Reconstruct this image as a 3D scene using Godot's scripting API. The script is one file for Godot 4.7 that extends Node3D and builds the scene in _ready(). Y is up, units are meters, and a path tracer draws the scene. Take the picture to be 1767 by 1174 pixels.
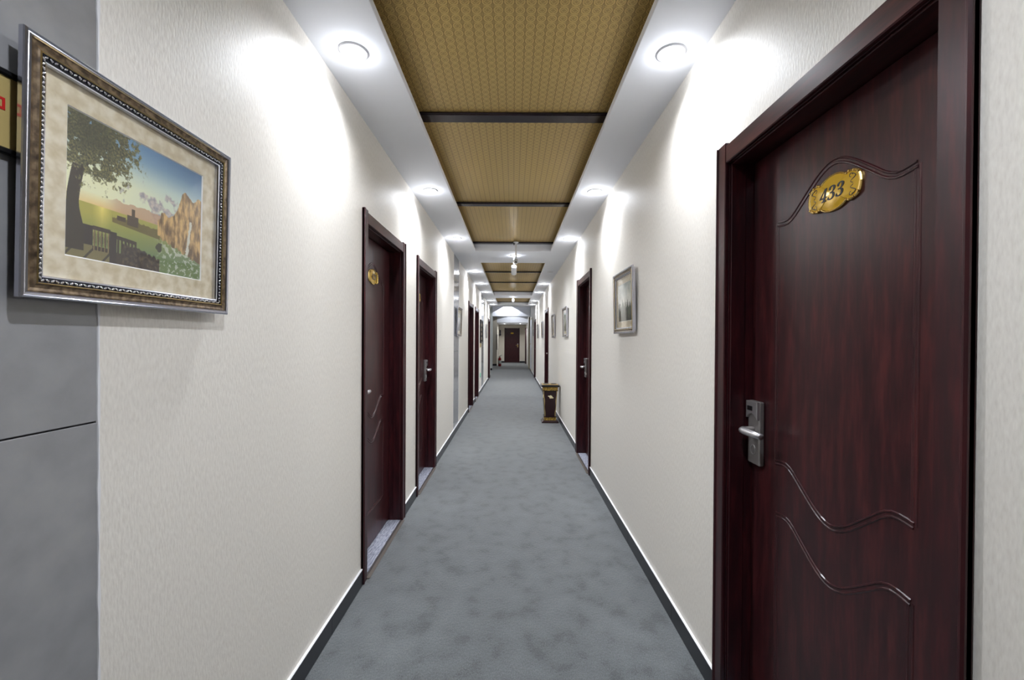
extends Node3D
# A hotel corridor. x runs across the corridor, y up, the corridor runs away along -z.

const XL := -0.852      # face of the left wall
const XR := 0.806       # face of the right wall
const YC := 2.633       # underside of the side soffits
const YP := 2.742       # underside of the patterned ceiling panels
const Z_BACK := 3.6     # end of the corridor behind the camera
const Z_END := -26.3    # end wall
const SOF_L := -0.534
const SOF_R := 0.5235

var mats := {}
var names := {}
var rng := RandomNumberGenerator.new()

func _ready() -> void:
	rng.seed = 7
	# ---------------------------------------------------------------- camera
	var cam := Camera3D.new()
	cam.name = "camera"
	add_child(cam)
	cam.position = Vector3(0, 1.39, 0)
	cam.rotation = Vector3(-0.0070, 0.0020, 0.0058)
	cam.projection = Camera3D.PROJECTION_FRUSTUM
	cam.near = 0.05
	cam.far = 100.0
	cam.size = 2.0 * 0.05 * 587.0 / 740.0
	cam.frustum_offset = Vector2(0.0, 0.05 * 5.2 / 740.0)
	cam.current = true
	# ---------------------------------------------------------------- environment
	var env := Environment.new()
	env.background_mode = Environment.BG_COLOR
	env.background_color = Color(0, 0, 0)
	env.tonemap_mode = Environment.TONE_MAPPER_LINEAR
	env.tonemap_exposure = 1.0
	env.sdfgi_enabled = true
	env.ssao_enabled = true
	env.ssil_enabled = true
	var we := WorldEnvironment.new()
	we.name = "environment"
	we.environment = env
	add_child(we)

	make_materials()
	build_shell()
	build_ceiling()
	build_doors()
	build_baseboards()
	build_tile_columns()
	build_downlights()
	build_pictures()
	build_signs()
	build_bin()
	build_cameras()
	build_far_end()

# ==================================================================== lights
const LAMP_COLOR := Color(0.945, 0.965, 1.0)
const LAMP_ENERGY := 3.55

# ==================================================================== materials
func std(key: String, c: Color, rough := 0.6, metal := 0.0) -> StandardMaterial3D:
	var m := StandardMaterial3D.new()
	m.resource_name = key
	m.albedo_color = c
	m.roughness = rough
	m.metallic = metal
	mats[key] = m
	return m

func noise_image(w: int, h: int, freq: float, seed_: int, oct := 3, kind := FastNoiseLite.TYPE_SIMPLEX_SMOOTH) -> Image:
	var n := FastNoiseLite.new()
	n.noise_type = kind
	n.seed = seed_
	n.frequency = freq
	n.fractal_octaves = oct
	return n.get_seamless_image(w, h)

func ramp_image(src: Image, stops: Array, cols: Array) -> Image:
	var g := Gradient.new()
	g.offsets = PackedFloat32Array(stops)
	g.colors = PackedColorArray(cols)
	var lut := []
	for i in 256:
		lut.append(g.sample(i / 255.0))
	var w := src.get_width()
	var h := src.get_height()
	var out := Image.create_empty(w, h, false, Image.FORMAT_RGB8)
	for y in h:
		for x in w:
			out.set_pixel(x, y, lut[int(src.get_pixel(x, y).r * 255.0)])
	return out

func tex(im: Image) -> ImageTexture:
	return ImageTexture.create_from_image(im)

func rgb(r: int, g: int, b: int) -> Color:
	return Color(r / 255.0, g / 255.0, b / 255.0)

func make_materials() -> void:
	# wallpaper: fine vertical embossed grain
	var m := std("wallpaper", Color(1, 1, 1), 0.55)
	var grain := noise_image(512, 512, 0.055, 11, 3)
	var wp := ramp_image(grain, [0.0, 0.35, 0.65, 1.0], [rgb(213, 207, 197), rgb(221, 216, 207), rgb(225, 220, 211), rgb(231, 227, 218)])
	m.albedo_texture = tex(wp)
	m.heightmap_enabled = true
	m.heightmap_texture = tex(grain)
	m.heightmap_scale = 0.035
	m.uv1_triplanar = true
	m.uv1_world_triplanar = true
	m.uv1_scale = Vector3(4.6, 1.25, 4.6)
	m.metallic_specular = 0.3
	# plaster white
	std("white", rgb(239, 241, 247), 0.75)
	std("white_trim", rgb(225, 226, 230), 0.5)
	std("bead", rgb(222, 222, 224), 0.6)
	# carpet
	m = std("carpet", Color(1, 1, 1), 0.95)
	var big := noise_image(1024, 1024, 0.009, 5, 5)
	var fine := noise_image(1024, 1024, 0.22, 6, 2)
	var im := Image.create_empty(1024, 1024, false, Image.FORMAT_RGB8)
	for y in 1024:
		for x in 1024:
			var a := big.get_pixel(x, y).r
			var b := fine.get_pixel(x, y).r
			var blot := clampf((0.36 - a - 0.3 * (b - 0.5)) / 0.14, 0.0, 1.0)
			var k := 0.98 + 0.16 * (a - 0.5) - 0.09 * blot + 0.42 * (b - 0.5)
			im.set_pixel(x, y, Color(0.350 * k, 0.364 * k, 0.368 * k))
	m.albedo_texture = tex(im)
	m.uv1_triplanar = true
	m.uv1_world_triplanar = true
	m.uv1_scale = Vector3(0.62, 0.62, 0.62)
	m.heightmap_enabled = true
	m.heightmap_texture = tex(noise_image(512, 512, 0.16, 8, 2))
	m.heightmap_scale = 0.12
	m.metallic_specular = 0.15
	m.rim_enabled = true
	m.rim = 1.0
	m.rim_tint = 0.3
	# door wood, grain upright and grain lying
	var wn := noise_image(512, 512, 0.021, 21, 4)
	var wf := noise_image(512, 512, 0.09, 22, 2)
	var wim := Image.create_empty(512, 512, false, Image.FORMAT_RGB8)
	var wg := Gradient.new()
	wg.offsets = PackedFloat32Array([0.0, 0.32, 0.5, 0.66, 1.0])
	wg.colors = PackedColorArray([rgb(36, 18, 20), rgb(46, 21, 24), rgb(54, 23, 26), rgb(64, 27, 29), rgb(80, 34, 34)])
	for y in 512:
		for x in 512:
			wim.set_pixel(x, y, wg.sample(clampf(0.72 * wn.get_pixel(x, y).r + 0.34 * wf.get_pixel(x, y).r - 0.03, 0.0, 1.0)))
	var wt := tex(wim)
	for d in [["wood", Vector3(2.2, 0.26, 2.2), Vector3.ZERO], ["wood_b", Vector3(2.2, 0.26, 2.2), Vector3(0.37, 0.61, 0.23)], ["wood_lying", Vector3(0.26, 2.2, 2.2), Vector3.ZERO]]:
		m = std(d[0], Color(1, 1, 1), 0.30)
		m.albedo_texture = wt
		m.uv1_triplanar = true
		m.uv1_scale = d[1]
		m.uv1_offset = d[2]
		m.metallic_specular = 0.44
	m = std("wood_casing", Color(0.96, 0.86, 0.92), 0.33)
	m.albedo_texture = wt
	m.uv1_triplanar = true
	m.uv1_scale = Vector3(2.2, 0.26, 2.2)
	m.uv1_offset = Vector3(0.1, 0.2, 0.55)
	m.metallic_specular = 0.44
	std("dark_beam", rgb(40, 30, 36), 0.24)
	# patterned gold ceiling paper, one ring every 4.5 cm
	var ring := Image.create_empty(256, 256, false, Image.FORMAT_RGB8)
	var rh := Image.create_empty(256, 256, false, Image.FORMAT_RGB8)
	var rn := noise_image(256, 256, 0.12, 31, 2)
	for y in 256:
		for x in 256:
			var cx := (fposmod(x, 64.0) - 31.5) / 32.0
			var cy := (fposmod(y, 64.0) - 31.5) / 32.0
			var r := sqrt(cx * cx + cy * cy)
			var an := atan2(cy, cx)
			var line := exp(-pow((r - 0.80) / 0.09, 2.0))
			line = maxf(line, 0.75 * exp(-pow((r - 0.42 - 0.1 * cos(4.0 * an)) / 0.09, 2.0)))
			line = maxf(line, 0.7 * exp(-pow((absf(cx) - 1.0) / 0.05, 2.0)) * float(absf(cy) > 0.6))
			line = maxf(line, 0.7 * exp(-pow((absf(cy) - 1.0) / 0.08, 2.0)) * float(absf(cx) < 0.75))
			var gap := exp(-pow((absf(cx) - 1.0) / 0.14, 2.0)) * (1.0 - line)
			var k := clampf(0.36 + 0.62 * line - 0.24 * gap + 0.3 * (rn.get_pixel(x, y).r - 0.5), 0.0, 1.0)
			ring.set_pixel(x, y, rgb(140, 114, 66).lerp(rgb(224, 194, 122), k))
			var hh := clampf(0.4 + 0.6 * line - 0.3 * gap, 0.0, 1.0)
			rh.set_pixel(x, y, Color(hh, hh, hh))
	m = std("gold_paper", Color(1, 1, 1), 0.36, 0.35)
	m.albedo_texture = tex(ring)
	m.heightmap_enabled = true
	m.heightmap_texture = tex(rh)
	m.heightmap_scale = 0.05
	m.uv1_triplanar = true
	m.uv1_world_triplanar = true
	m.uv1_scale = Vector3(5.59, 5.59, 5.59)
	# polished grey wall tile
	m = std("grey_tile", Color(1, 1, 1), 0.13)
	var gt := noise_image(512, 512, 0.012, 41, 5)
	m.albedo_texture = tex(ramp_image(gt, [0.0, 0.5, 1.0], [rgb(134, 134, 136), rgb(141, 141, 143), rgb(148, 148, 149)]))
	m.uv1_triplanar = true
	m.uv1_world_triplanar = true
	m.uv1_scale = Vector3(1.2, 1.2, 1.2)
	m.metallic_specular = 0.5
	std("grout", rgb(190, 190, 196), 0.9)
	std("tile_backing", rgb(70, 70, 74), 0.9)
	# black baseboard tile
	std("base_black", rgb(30, 31, 36), 0.28)
	# threshold stone
	m = std("threshold_stone", Color(1, 1, 1), 0.35)
	var ts := noise_image(256, 256, 0.03, 51, 4)
	m.albedo_texture = tex(ramp_image(ts, [0.0, 0.4, 0.6, 1.0], [rgb(105, 108, 122), rgb(140, 143, 156), rgb(168, 170, 182), rgb(190, 192, 200)]))
	m.uv1_triplanar = true
	m.uv1_scale = Vector3(2.0, 4.0, 12.0)
	std("strip_metal", rgb(120, 112, 104), 0.42, 0.7)
	std("strip_dark", rgb(60, 54, 54), 0.5)
	# metals
	std("steel", rgb(196, 193, 194), 0.36, 0.8)
	std("steel_dark", rgb(160, 155, 152), 0.42, 0.7)
	std("chrome", rgb(225, 225, 232), 0.12, 1.0)
	std("gold", rgb(240, 206, 124), 0.2, 0.9)
	std("gold_face", rgb(206, 166, 52), 0.14, 0.15)
	std("old_gold", rgb(190, 165, 110), 0.28, 0.9)
	std("ink", rgb(22, 20, 20), 0.4)
	std("black_plastic", rgb(16, 16, 18), 0.35)
	std("white_plastic", rgb(226, 227, 230), 0.35)
	std("grey_plastic", rgb(150, 152, 156), 0.5)
	m = std("bronze", Color(1, 1, 1), 0.34, 0.45)
	var bz := noise_image(256, 256, 0.03, 61, 5)
	m.albedo_texture = tex(ramp_image(bz, [0.0, 0.35, 0.55, 1.0], [rgb(44, 35, 26), rgb(74, 60, 44), rgb(118, 100, 78), rgb(150, 132, 106)]))
	m.uv1_triplanar = true
	m.uv1_scale = Vector3(6, 6, 6)
	std("frame_dark", rgb(30, 32, 42), 0.22, 0.6)
	std("frame_silver", rgb(205, 206, 216), 0.18, 1.0)
	m = std("mat_board", Color(1, 1, 1), 0.85)
	var mb := noise_image(256, 256, 0.025, 71, 5)
	m.albedo_texture = tex(ramp_image(mb, [0.0, 0.4, 0.6, 1.0], [rgb(192, 176, 142), rgb(207, 194, 164), rgb(217, 206, 180), rgb(228, 220, 200)]))
	m.uv1_triplanar = true
	m.uv1_scale = Vector3(4, 4, 4)
	std("bevel_white", rgb(232, 230, 226), 0.7)
	std("back_board", rgb(96, 78, 58), 0.9)
	m = std("glass", Color(1, 1, 1, 0.03), 0.02)
	m.transparency = BaseMaterial3D.TRANSPARENCY_ALPHA
	m = std("glow", Color(1, 1, 1), 0.5)
	m.emission_enabled = true
	m.emission = Color(0.96, 0.98, 1.0)
	m.emission_energy_multiplier = 6.0
	std("lens_off", rgb(214, 215, 218), 0.5)
	std("sign_gold", rgb(186, 166, 108), 0.4, 0.15)
	std("sign_red", rgb(186, 30, 28), 0.5)
	std("sign_green", rgb(70, 200, 150), 0.4)
	std("bin_brown", rgb(38, 14, 16), 0.22)
	m = std("bin_gold", Color(1, 1, 1), 0.35, 0.4)
	var gk := ramp_image(noise_image(128, 128, 0.09, 81, 2, FastNoiseLite.TYPE_CELLULAR), [0.0, 0.35, 0.5, 1.0], [rgb(70, 50, 18), rgb(110, 84, 34), rgb(190, 156, 70), rgb(216, 184, 96)])
	m.albedo_texture = tex(gk)
	m.uv1_triplanar = true
	m.uv1_scale = Vector3(5, 5, 5)
	std("cream_metal", rgb(232, 222, 178), 0.35, 0.2)
	std("red_paint", rgb(150, 22, 24), 0.25)
	std("label_white", rgb(215, 214, 205), 0.6)
	std("navy_plastic", rgb(44, 40, 62), 0.5)
	std("white_door", rgb(214, 216, 224), 0.45)
	std("beige_trim", rgb(202, 190, 160), 0.6)
	std("dark_far_door", rgb(50, 28, 30), 0.4)
	std("far_wall", rgb(204, 196, 180), 0.7)
	std("far_wall_grey", rgb(196, 200, 196), 0.6)

# ==================================================================== geometry helpers
func begin() -> SurfaceTool:
	var st := SurfaceTool.new()
	st.begin(Mesh.PRIMITIVE_TRIANGLES)
	st.set_smooth_group(-1)
	return st

func tri(st: SurfaceTool, a: Vector3, b: Vector3, c: Vector3) -> void:
	st.add_vertex(a)
	st.add_vertex(b)
	st.add_vertex(c)

func quad(st: SurfaceTool, a: Vector3, b: Vector3, c: Vector3, d: Vector3) -> void:
	tri(st, a, b, c)
	tri(st, a, c, d)

# axis-aligned box, lo and hi corners, with chamfered edges when ch > 0
func box(st: SurfaceTool, lo: Vector3, hi: Vector3, ch := 0.0) -> void:
	var c := (lo + hi) * 0.5
	var h := (hi - lo) * 0.5
	ch = minf(ch, minf(h.x, minf(h.y, h.z)) * 0.9)
	var pts := {}
	for sx in [-1, 1]:
		for sy in [-1, 1]:
			for sz in [-1, 1]:
				var s := Vector3(sx, sy, sz)
				pts[s] = [c + Vector3(sx * h.x, sy * (h.y - ch), sz * (h.z - ch)), c + Vector3(sx * (h.x - ch), sy * h.y, sz * (h.z - ch)), c + Vector3(sx * (h.x - ch), sy * (h.y - ch), sz * h.z)]
	for ax in 3:
		var u := (ax + 1) % 3
		var v := (ax + 2) % 3
		for s in [-1, 1]:
			var q := []
			for k in [[-1, -1], [1, -1], [1, 1], [-1, 1]]:
				var key := Vector3.ZERO
				key[ax] = s
				key[u] = k[0]
				key[v] = k[1]
				q.append(pts[key][ax])
			if s > 0:
				quad(st, q[3], q[2], q[1], q[0])
			else:
				quad(st, q[0], q[1], q[2], q[3])
	if ch > 0.0:
		for ax in 3:      # edges along ax
			var u := (ax + 1) % 3
			var v := (ax + 2) % 3
			for su in [-1, 1]:
				for sv in [-1, 1]:
					var k0 := Vector3.ZERO
					k0[ax] = -1
					k0[u] = su
					k0[v] = sv
					var k1 := k0
					k1[ax] = 1
					if su * sv > 0:
						quad(st, pts[k0][v], pts[k1][v], pts[k1][u], pts[k0][u])
					else:
						quad(st, pts[k0][u], pts[k1][u], pts[k1][v], pts[k0][v])
		for s in pts:
			var p: Array = pts[s]
			if s.x * s.y * s.z > 0:
				tri(st, p[2], p[1], p[0])
			else:
				tri(st, p[0], p[1], p[2])

# solid of revolution about y; profile of Vector2(radius, y) from bottom to top
func lathe(st: SurfaceTool, prof: Array, seg := 24, xf := Transform3D.IDENTITY) -> void:
	for i in prof.size() - 1:
		for k in seg:
			var a0 := TAU * k / seg
			var a1 := TAU * (k + 1) / seg
			var p: Vector2 = prof[i]
			var q: Vector2 = prof[i + 1]
			var v0 := xf * Vector3(p.x * cos(a0), p.y, p.x * sin(a0))
			var v1 := xf * Vector3(p.x * cos(a1), p.y, p.x * sin(a1))
			var v2 := xf * Vector3(q.x * cos(a1), q.y, q.x * sin(a1))
			var v3 := xf * Vector3(q.x * cos(a0), q.y, q.x * sin(a0))
			if p.x > 1e-6:
				tri(st, v0, v1, v2)
			if q.x > 1e-6:
				tri(st, v0, v2, v3)

# round tube along points
func tube(st: SurfaceTool, pts: Array, radii: Array, seg := 12) -> void:
	var rings := []
	var up := Vector3.UP
	for i in pts.size():
		var a: Vector3 = pts[maxi(i - 1, 0)]
		var b: Vector3 = pts[mini(i + 1, pts.size() - 1)]
		var t := (b - a).normalized()
		var n := up
		if absf(t.dot(n)) > 0.95:
			n = Vector3.RIGHT
		var s := t.cross(n).normalized()
		n = s.cross(t).normalized()
		var ring := []
		for k in seg:
			var an := TAU * k / seg
			ring.append(pts[i] + (s * cos(an) + n * sin(an)) * float(radii[i]))
		rings.append(ring)
	for i in pts.size() - 1:
		for k in seg:
			var k1 := (k + 1) % seg
			quad(st, rings[i][k], rings[i][k1], rings[i + 1][k1], rings[i + 1][k])
	for k in range(1, seg - 1):
		tri(st, rings[0][0], rings[0][k + 1], rings[0][k])
		tri(st, rings[-1][0], rings[-1][k], rings[-1][k + 1])

# sweep a profile (Vector2(across, out)) along a flat path in the local xy plane, standing off along +z
func ribbon(st: SurfaceTool, path: Array, prof: Array, closed := true, z0 := 0.0) -> void:
	var n := path.size()
	var rings := []
	for i in n:
		var p: Vector2 = path[i]
		var a: Vector2 = path[(i - 1 + n) % n] if closed or i > 0 else p
		var b: Vector2 = path[(i + 1) % n] if closed or i < n - 1 else p
		var d0 := (p - a).normalized() if a != p else (b - p).normalized()
		var d1 := (b - p).normalized() if b != p else d0
		var n0 := Vector2(d0.y, -d0.x)
		var n1 := Vector2(d1.y, -d1.x)
		var mt := (n0 + n1).normalized()
		mt /= maxf(mt.dot(n0), 0.4)
		var ring := []
		for q in prof:
			ring.append(Vector3(p.x + mt.x * q.x, p.y + mt.y * q.x, z0 + q.y))
		rings.append(ring)
	for i in (n if closed else n - 1):
		var r0: Array = rings[i]
		var r1: Array = rings[(i + 1) % n]
		for k in prof.size() - 1:
			quad(st, r0[k], r1[k], r1[k + 1], r0[k + 1])

# flat polygon in xy at z, facing +z
func poly(st: SurfaceTool, pts: Array, z: float) -> void:
	var p2 := PackedVector2Array(pts)
	var idx := Geometry2D.triangulate_polygon(p2)
	for i in range(0, idx.size(), 3):
		var a := p2[idx[i]]
		var b := p2[idx[i + 1]]
		var c := p2[idx[i + 2]]
		if (b - a).cross(c - a) > 0:
			tri(st, Vector3(a.x, a.y, z), Vector3(c.x, c.y, z), Vector3(b.x, b.y, z))
		else:
			tri(st, Vector3(a.x, a.y, z), Vector3(b.x, b.y, z), Vector3(c.x, c.y, z))

func finish(st: SurfaceTool) -> ArrayMesh:
	st.generate_normals()
	return st.commit()

func numbered(called: String) -> String:
	var k: int = names.get(called, -1) + 1
	names[called] = k
	return called if k == 0 else "%s_%03d" % [called, k]

# one named mesh; parent null means top level
func obj(called: String, what, mat: String, parent: Node3D = null, smooth := false) -> MeshInstance3D:
	var mi := MeshInstance3D.new()
	mi.mesh = finish(what) if what is SurfaceTool else what
	mi.material_override = null
	mi.mesh.surface_set_material(0, mats[mat])
	mi.cast_shadow = GeometryInstance3D.SHADOW_CASTING_SETTING_ON
	if parent == null:
		mi.name = numbered(called)
		add_child(mi)
	else:
		mi.name = called
		parent.add_child(mi, true)
	return mi

func share(called: String, mesh: Mesh, parent: Node3D, at := Vector3.ZERO) -> MeshInstance3D:
	var mi := MeshInstance3D.new()
	mi.mesh = mesh
	mi.name = called
	mi.position = at
	parent.add_child(mi, true)
	return mi

func thing(called: String, label: String, category: String, at := Vector3.ZERO, turn := 0.0, group := "") -> Node3D:
	var o := Node3D.new()
	o.name = numbered(called)
	add_child(o)
	o.position = at
	o.rotation.y = turn
	o.set_meta("label", label)
	o.set_meta("category", category)
	if group:
		o.set_meta("group", group)
	return o

func structure(o: Node3D, label := "", category := "") -> Node3D:
	o.set_meta("kind", "structure")
	if label:
		o.set_meta("label", label)
	if category:
		o.set_meta("category", category)
	return o

func group_node(called: String, label: String, category: String) -> Node3D:
	var o := Node3D.new()
	o.name = called
	add_child(o)
	return structure(o, label, category)

func tag(o: Node3D, label: String, category: String, group := "") -> Node3D:
	o.set_meta("label", label)
	o.set_meta("category", category)
	if group:
		o.set_meta("group", group)
	return o

func smooth_begin() -> SurfaceTool:
	var st := SurfaceTool.new()
	st.begin(Mesh.PRIMITIVE_TRIANGLES)
	st.set_smooth_group(0)
	return st

# ==================================================================== layout
# doors: side (-1 left, 1 right), distance of the opening's middle, lock side (-1 local left, 1 local right), number
const DOOR_W := 0.80
const DOOR_H := 2.055
const DOORS := [
	[1, 1.2085, -1, "433", "mahogany room door with gold plate 433, nearest on the right"],
	[-1, 2.875, -1, "429", "mahogany room door with gold plate 429, nearest on the left"],
	[-1, 4.23, 1, "", "mahogany room door just beyond door 429, steel lock on its far side"],
	[1, 4.86, -1, "", "mahogany room door on the right between the nearest picture and the bin"],
	[-1, 8.62, -1, "", "dark door on the left, first beyond the near strip of grey wall tiles"],
	[-1, 10.03, -1, "", "dark door on the left, second beyond the near strip of grey wall tiles"],
	[1, 10.15, -1, "", "dark door on the right wall directly behind the litter bin"],
	[-1, 15.15, -1, "", "last dark door at the far end of the left wall"],
	[1, 15.45, -1, "", "last dark door at the far end of the right wallpapered wall"],
]
const COLS := [[-0.1, 0.88], [6.16, 6.75], [11.6, 12.5]]   # strips of grey tile in the left wall
const L_END := 16.25    # the left wall stops here, a lobby opens

func spans(side: int, z0: float, z1: float) -> Array:
	# distances along a wall that are free of doors (with their linings), from near to far
	var cuts := []
	for d in DOORS:
		if d[0] == side:
			cuts.append([d[1] - DOOR_W / 2 - 0.02, d[1] + DOOR_W / 2 + 0.02])
	cuts.sort_custom(func(a, b): return a[0] < b[0])
	var out := []
	var at := z0
	for c in cuts:
		out.append([at, c[0]])
		at = c[1]
	out.append([at, z1])
	return out

func wall_mesh(side: int, d0: float, d1: float) -> SurfaceTool:
	var st := begin()
	var x0 := XL - 0.22 if side < 0 else XR
	var x1 := XL if side < 0 else XR + 0.22
	var top := 3.1
	for s in spans(side, d0, d1):
		var a: float = s[0]
		var pieces := [[s[0], s[1]]]
		if side < 0:
			for c in COLS:
				var nxt := []
				for p in pieces:
					if c[1] <= p[0] or c[0] >= p[1]:
						nxt.append(p)
					else:
						if c[0] > p[0]:
							nxt.append([p[0], c[0]])
						if c[1] < p[1]:
							nxt.append([c[1], p[1]])
				pieces = nxt
		for p in pieces:
			box(st, Vector3(x0, 0, -p[1]), Vector3(x1, top, -p[0]))
		a = 0
	for d in DOORS:
		if d[0] == side:
			box(st, Vector3(x0, DOOR_H + 0.02, -(d[1] + DOOR_W / 2 + 0.02)), Vector3(x1, top, -(d[1] - DOOR_W / 2 - 0.02)))
	return st

func build_shell() -> void:
	var st := begin()
	box(st, Vector3(-3.4, -0.2, Z_END - 0.3), Vector3(1.3, 0, Z_BACK + 0.3))
	structure(obj("floor", st, "carpet"), "mottled grey carpet running the length of the corridor", "carpet")
	structure(obj("wall_left", wall_mesh(-1, -Z_BACK, L_END), "wallpaper"), "cream wallpapered wall on the left with fine upright grain", "wall")
	structure(obj("wall_right", wall_mesh(1, -Z_BACK, -Z_END), "wallpaper"), "cream wallpapered wall on the right with fine upright grain", "wall")
	st = begin()
	box(st, Vector3(XL - 0.22, 0, Z_BACK), Vector3(XR + 0.22, 3.1, Z_BACK + 0.2))
	structure(obj("wall_back", st, "wallpaper"), "cream wall closing the corridor behind the viewer", "wall")

# ==================================================================== ceiling
const COFFERS := [[-5.0, 0.0], [0.9, 6.01], [6.92, 11.95], [12.74, 15.25]]
const SOFFIT_END := 16.05

func build_ceiling() -> void:
	var c := group_node("ceiling", "white dropped ceiling with recessed gold patterned coffers", "ceiling")
	var st := begin()
	var zb := Z_BACK
	var ze := -SOFFIT_END
	# side soffits: a thin board whose inner edge stands free of the coffer behind it
	box(st, Vector3(XL - 0.1, YC, ze), Vector3(SOF_L, YC + 0.036, zb), 0.002)
	obj("soffit_board", st, "white", c)
	st = begin()
	box(st, Vector3(SOF_R, YC, ze), Vector3(XR + 0.1, YC + 0.036, zb), 0.002)
	obj("soffit_board", st, "white", c)
	# cross beams between the coffers
	for k in COFFERS.size():
		var a: float = COFFERS[k][1]
		var b: float = COFFERS[k + 1][0] if k + 1 < COFFERS.size() else SOFFIT_END
		st = begin()
		box(st, Vector3(XL - 0.1, YC + 0.0005, -b), Vector3(XR + 0.1, 3.05, -a), 0.0)
		obj("cross_beam", st, "white", c)
	# side walls of the recess behind the free edge
	for sx in [-1, 1]:
		st = begin()
		var xe := SOF_L - 0.09 if sx < 0 else SOF_R + 0.09
		box(st, Vector3(minf(xe, xe + sx * 0.12), YC + 0.036, ze), Vector3(maxf(xe, xe + sx * 0.12), 3.05, zb))
		obj("recess_side", st, "dark_beam", c)
	# panels and dark battens
	for k in COFFERS.size():
		var a: float = maxf(COFFERS[k][0], -Z_BACK)
		var b: float = COFFERS[k][1]
		var battens := []
		if k == 1:
			battens = [0.93, 2.60, 4.26, 5.955]
		elif k == 2:
			battens = [6.975, 8.50, 10.02, 11.895]
		elif k == 3:
			battens = [12.80, 15.20]
		else:
			battens = [-2.4, -0.7]
		var prev := a
		var stops := []
		for t in battens:
			stops.append(t)
		stops.append(b)
		for t in stops:
			if t - prev > 0.06:
				st = begin()
				box(st, Vector3(SOF_L - 0.09, YP, -t), Vector3(SOF_R + 0.09, YP + 0.02, -prev - 0.001))
				obj("gold_panel", st, "gold_paper", c)
			prev = t
		for t in battens:
			st = begin()
			box(st, Vector3(SOF_L - 0.088, YP - 0.014, -t - 0.052), Vector3(SOF_R + 0.088, YP - 0.001, -t + 0.052), 0.003)
			box(st, Vector3(SOF_L - 0.088, YP - 0.019, -t + 0.030), Vector3(SOF_R + 0.088, YP - 0.013, -t + 0.046), 0.002)
			obj("batten", st, "dark_beam", c)
	# structural slab above everything
	st = begin()
	box(st, Vector3(-3.4, 3.05, Z_END - 0.3), Vector3(1.3, 3.2, Z_BACK + 0.3))
	obj("slab", st, "white", c)

# ==================================================================== doors
var leaf_meshes := {}

func arch(cx: float, half: float, y0: float, rise: float, n := 28) -> Array:
	# bell curve from left to right, flat where it meets the sides
	var out := []
	for i in n + 1:
		var t := -1.0 + 2.0 * i / n
		var s := clampf(1.0 - absf(t) * 1.18, 0.0, 1.0)
		var f := s * s * (3.0 - 2.0 * s)
		var dip := -0.06 * sin(clampf((absf(t) - 0.55) / 0.45, 0.0, 1.0) * PI)
		out.append(Vector2(cx + t * half, y0 + rise * (f + dip)))
	return out

func plate_outline(w: float, h: float) -> Array:
	var q := [Vector2(0.0, 1.0), Vector2(0.14, 0.99), Vector2(0.28, 0.93), Vector2(0.40, 0.82), Vector2(0.49, 0.70), Vector2(0.54, 0.69), Vector2(0.58, 0.76), Vector2(0.64, 0.78), Vector2(0.70, 0.73), Vector2(0.80, 0.71), Vector2(0.90, 0.60), Vector2(0.95, 0.44), Vector2(0.985, 0.22)]
	var full := []
	for v in q:
		full.append(v)
	full.append(Vector2(1.0, 0.0))
	for i in range(q.size() - 1, 0, -1):
		full.append(Vector2(q[i].x, -q[i].y))
	full.append(Vector2(0, -1))
	for i in range(1, q.size()):
		full.append(Vector2(-q[i].x, -q[i].y))
	full.append(Vector2(-1, 0))
	for i in range(q.size() - 1, 0, -1):
		full.append(Vector2(-q[i].x, q[i].y))
	var out := []
	for v in full:
		out.append(Vector2(v.x * w / 2, v.y * h / 2))
	return out      # clockwise seen from +z

func rings(st: SurfaceTool, outline: Array, steps: Array) -> void:
	# steps: [scale, z]
	var n := outline.size()
	for s in steps.size() - 1:
		for i in n:
			var p: Vector2 = outline[i]
			var q: Vector2 = outline[(i + 1) % n]
			var a := Vector3(p.x * steps[s][0], p.y * steps[s][0], steps[s][1])
			var b := Vector3(q.x * steps[s][0], q.y * steps[s][0], steps[s][1])
			var c := Vector3(q.x * steps[s + 1][0], q.y * steps[s + 1][0], steps[s + 1][1])
			var d := Vector3(p.x * steps[s + 1][0], p.y * steps[s + 1][0], steps[s + 1][1])
			if steps[s + 1][0] < 1e-5:
				tri(st, a, b, c)
			else:
				quad(st, a, b, c, d)

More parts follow.
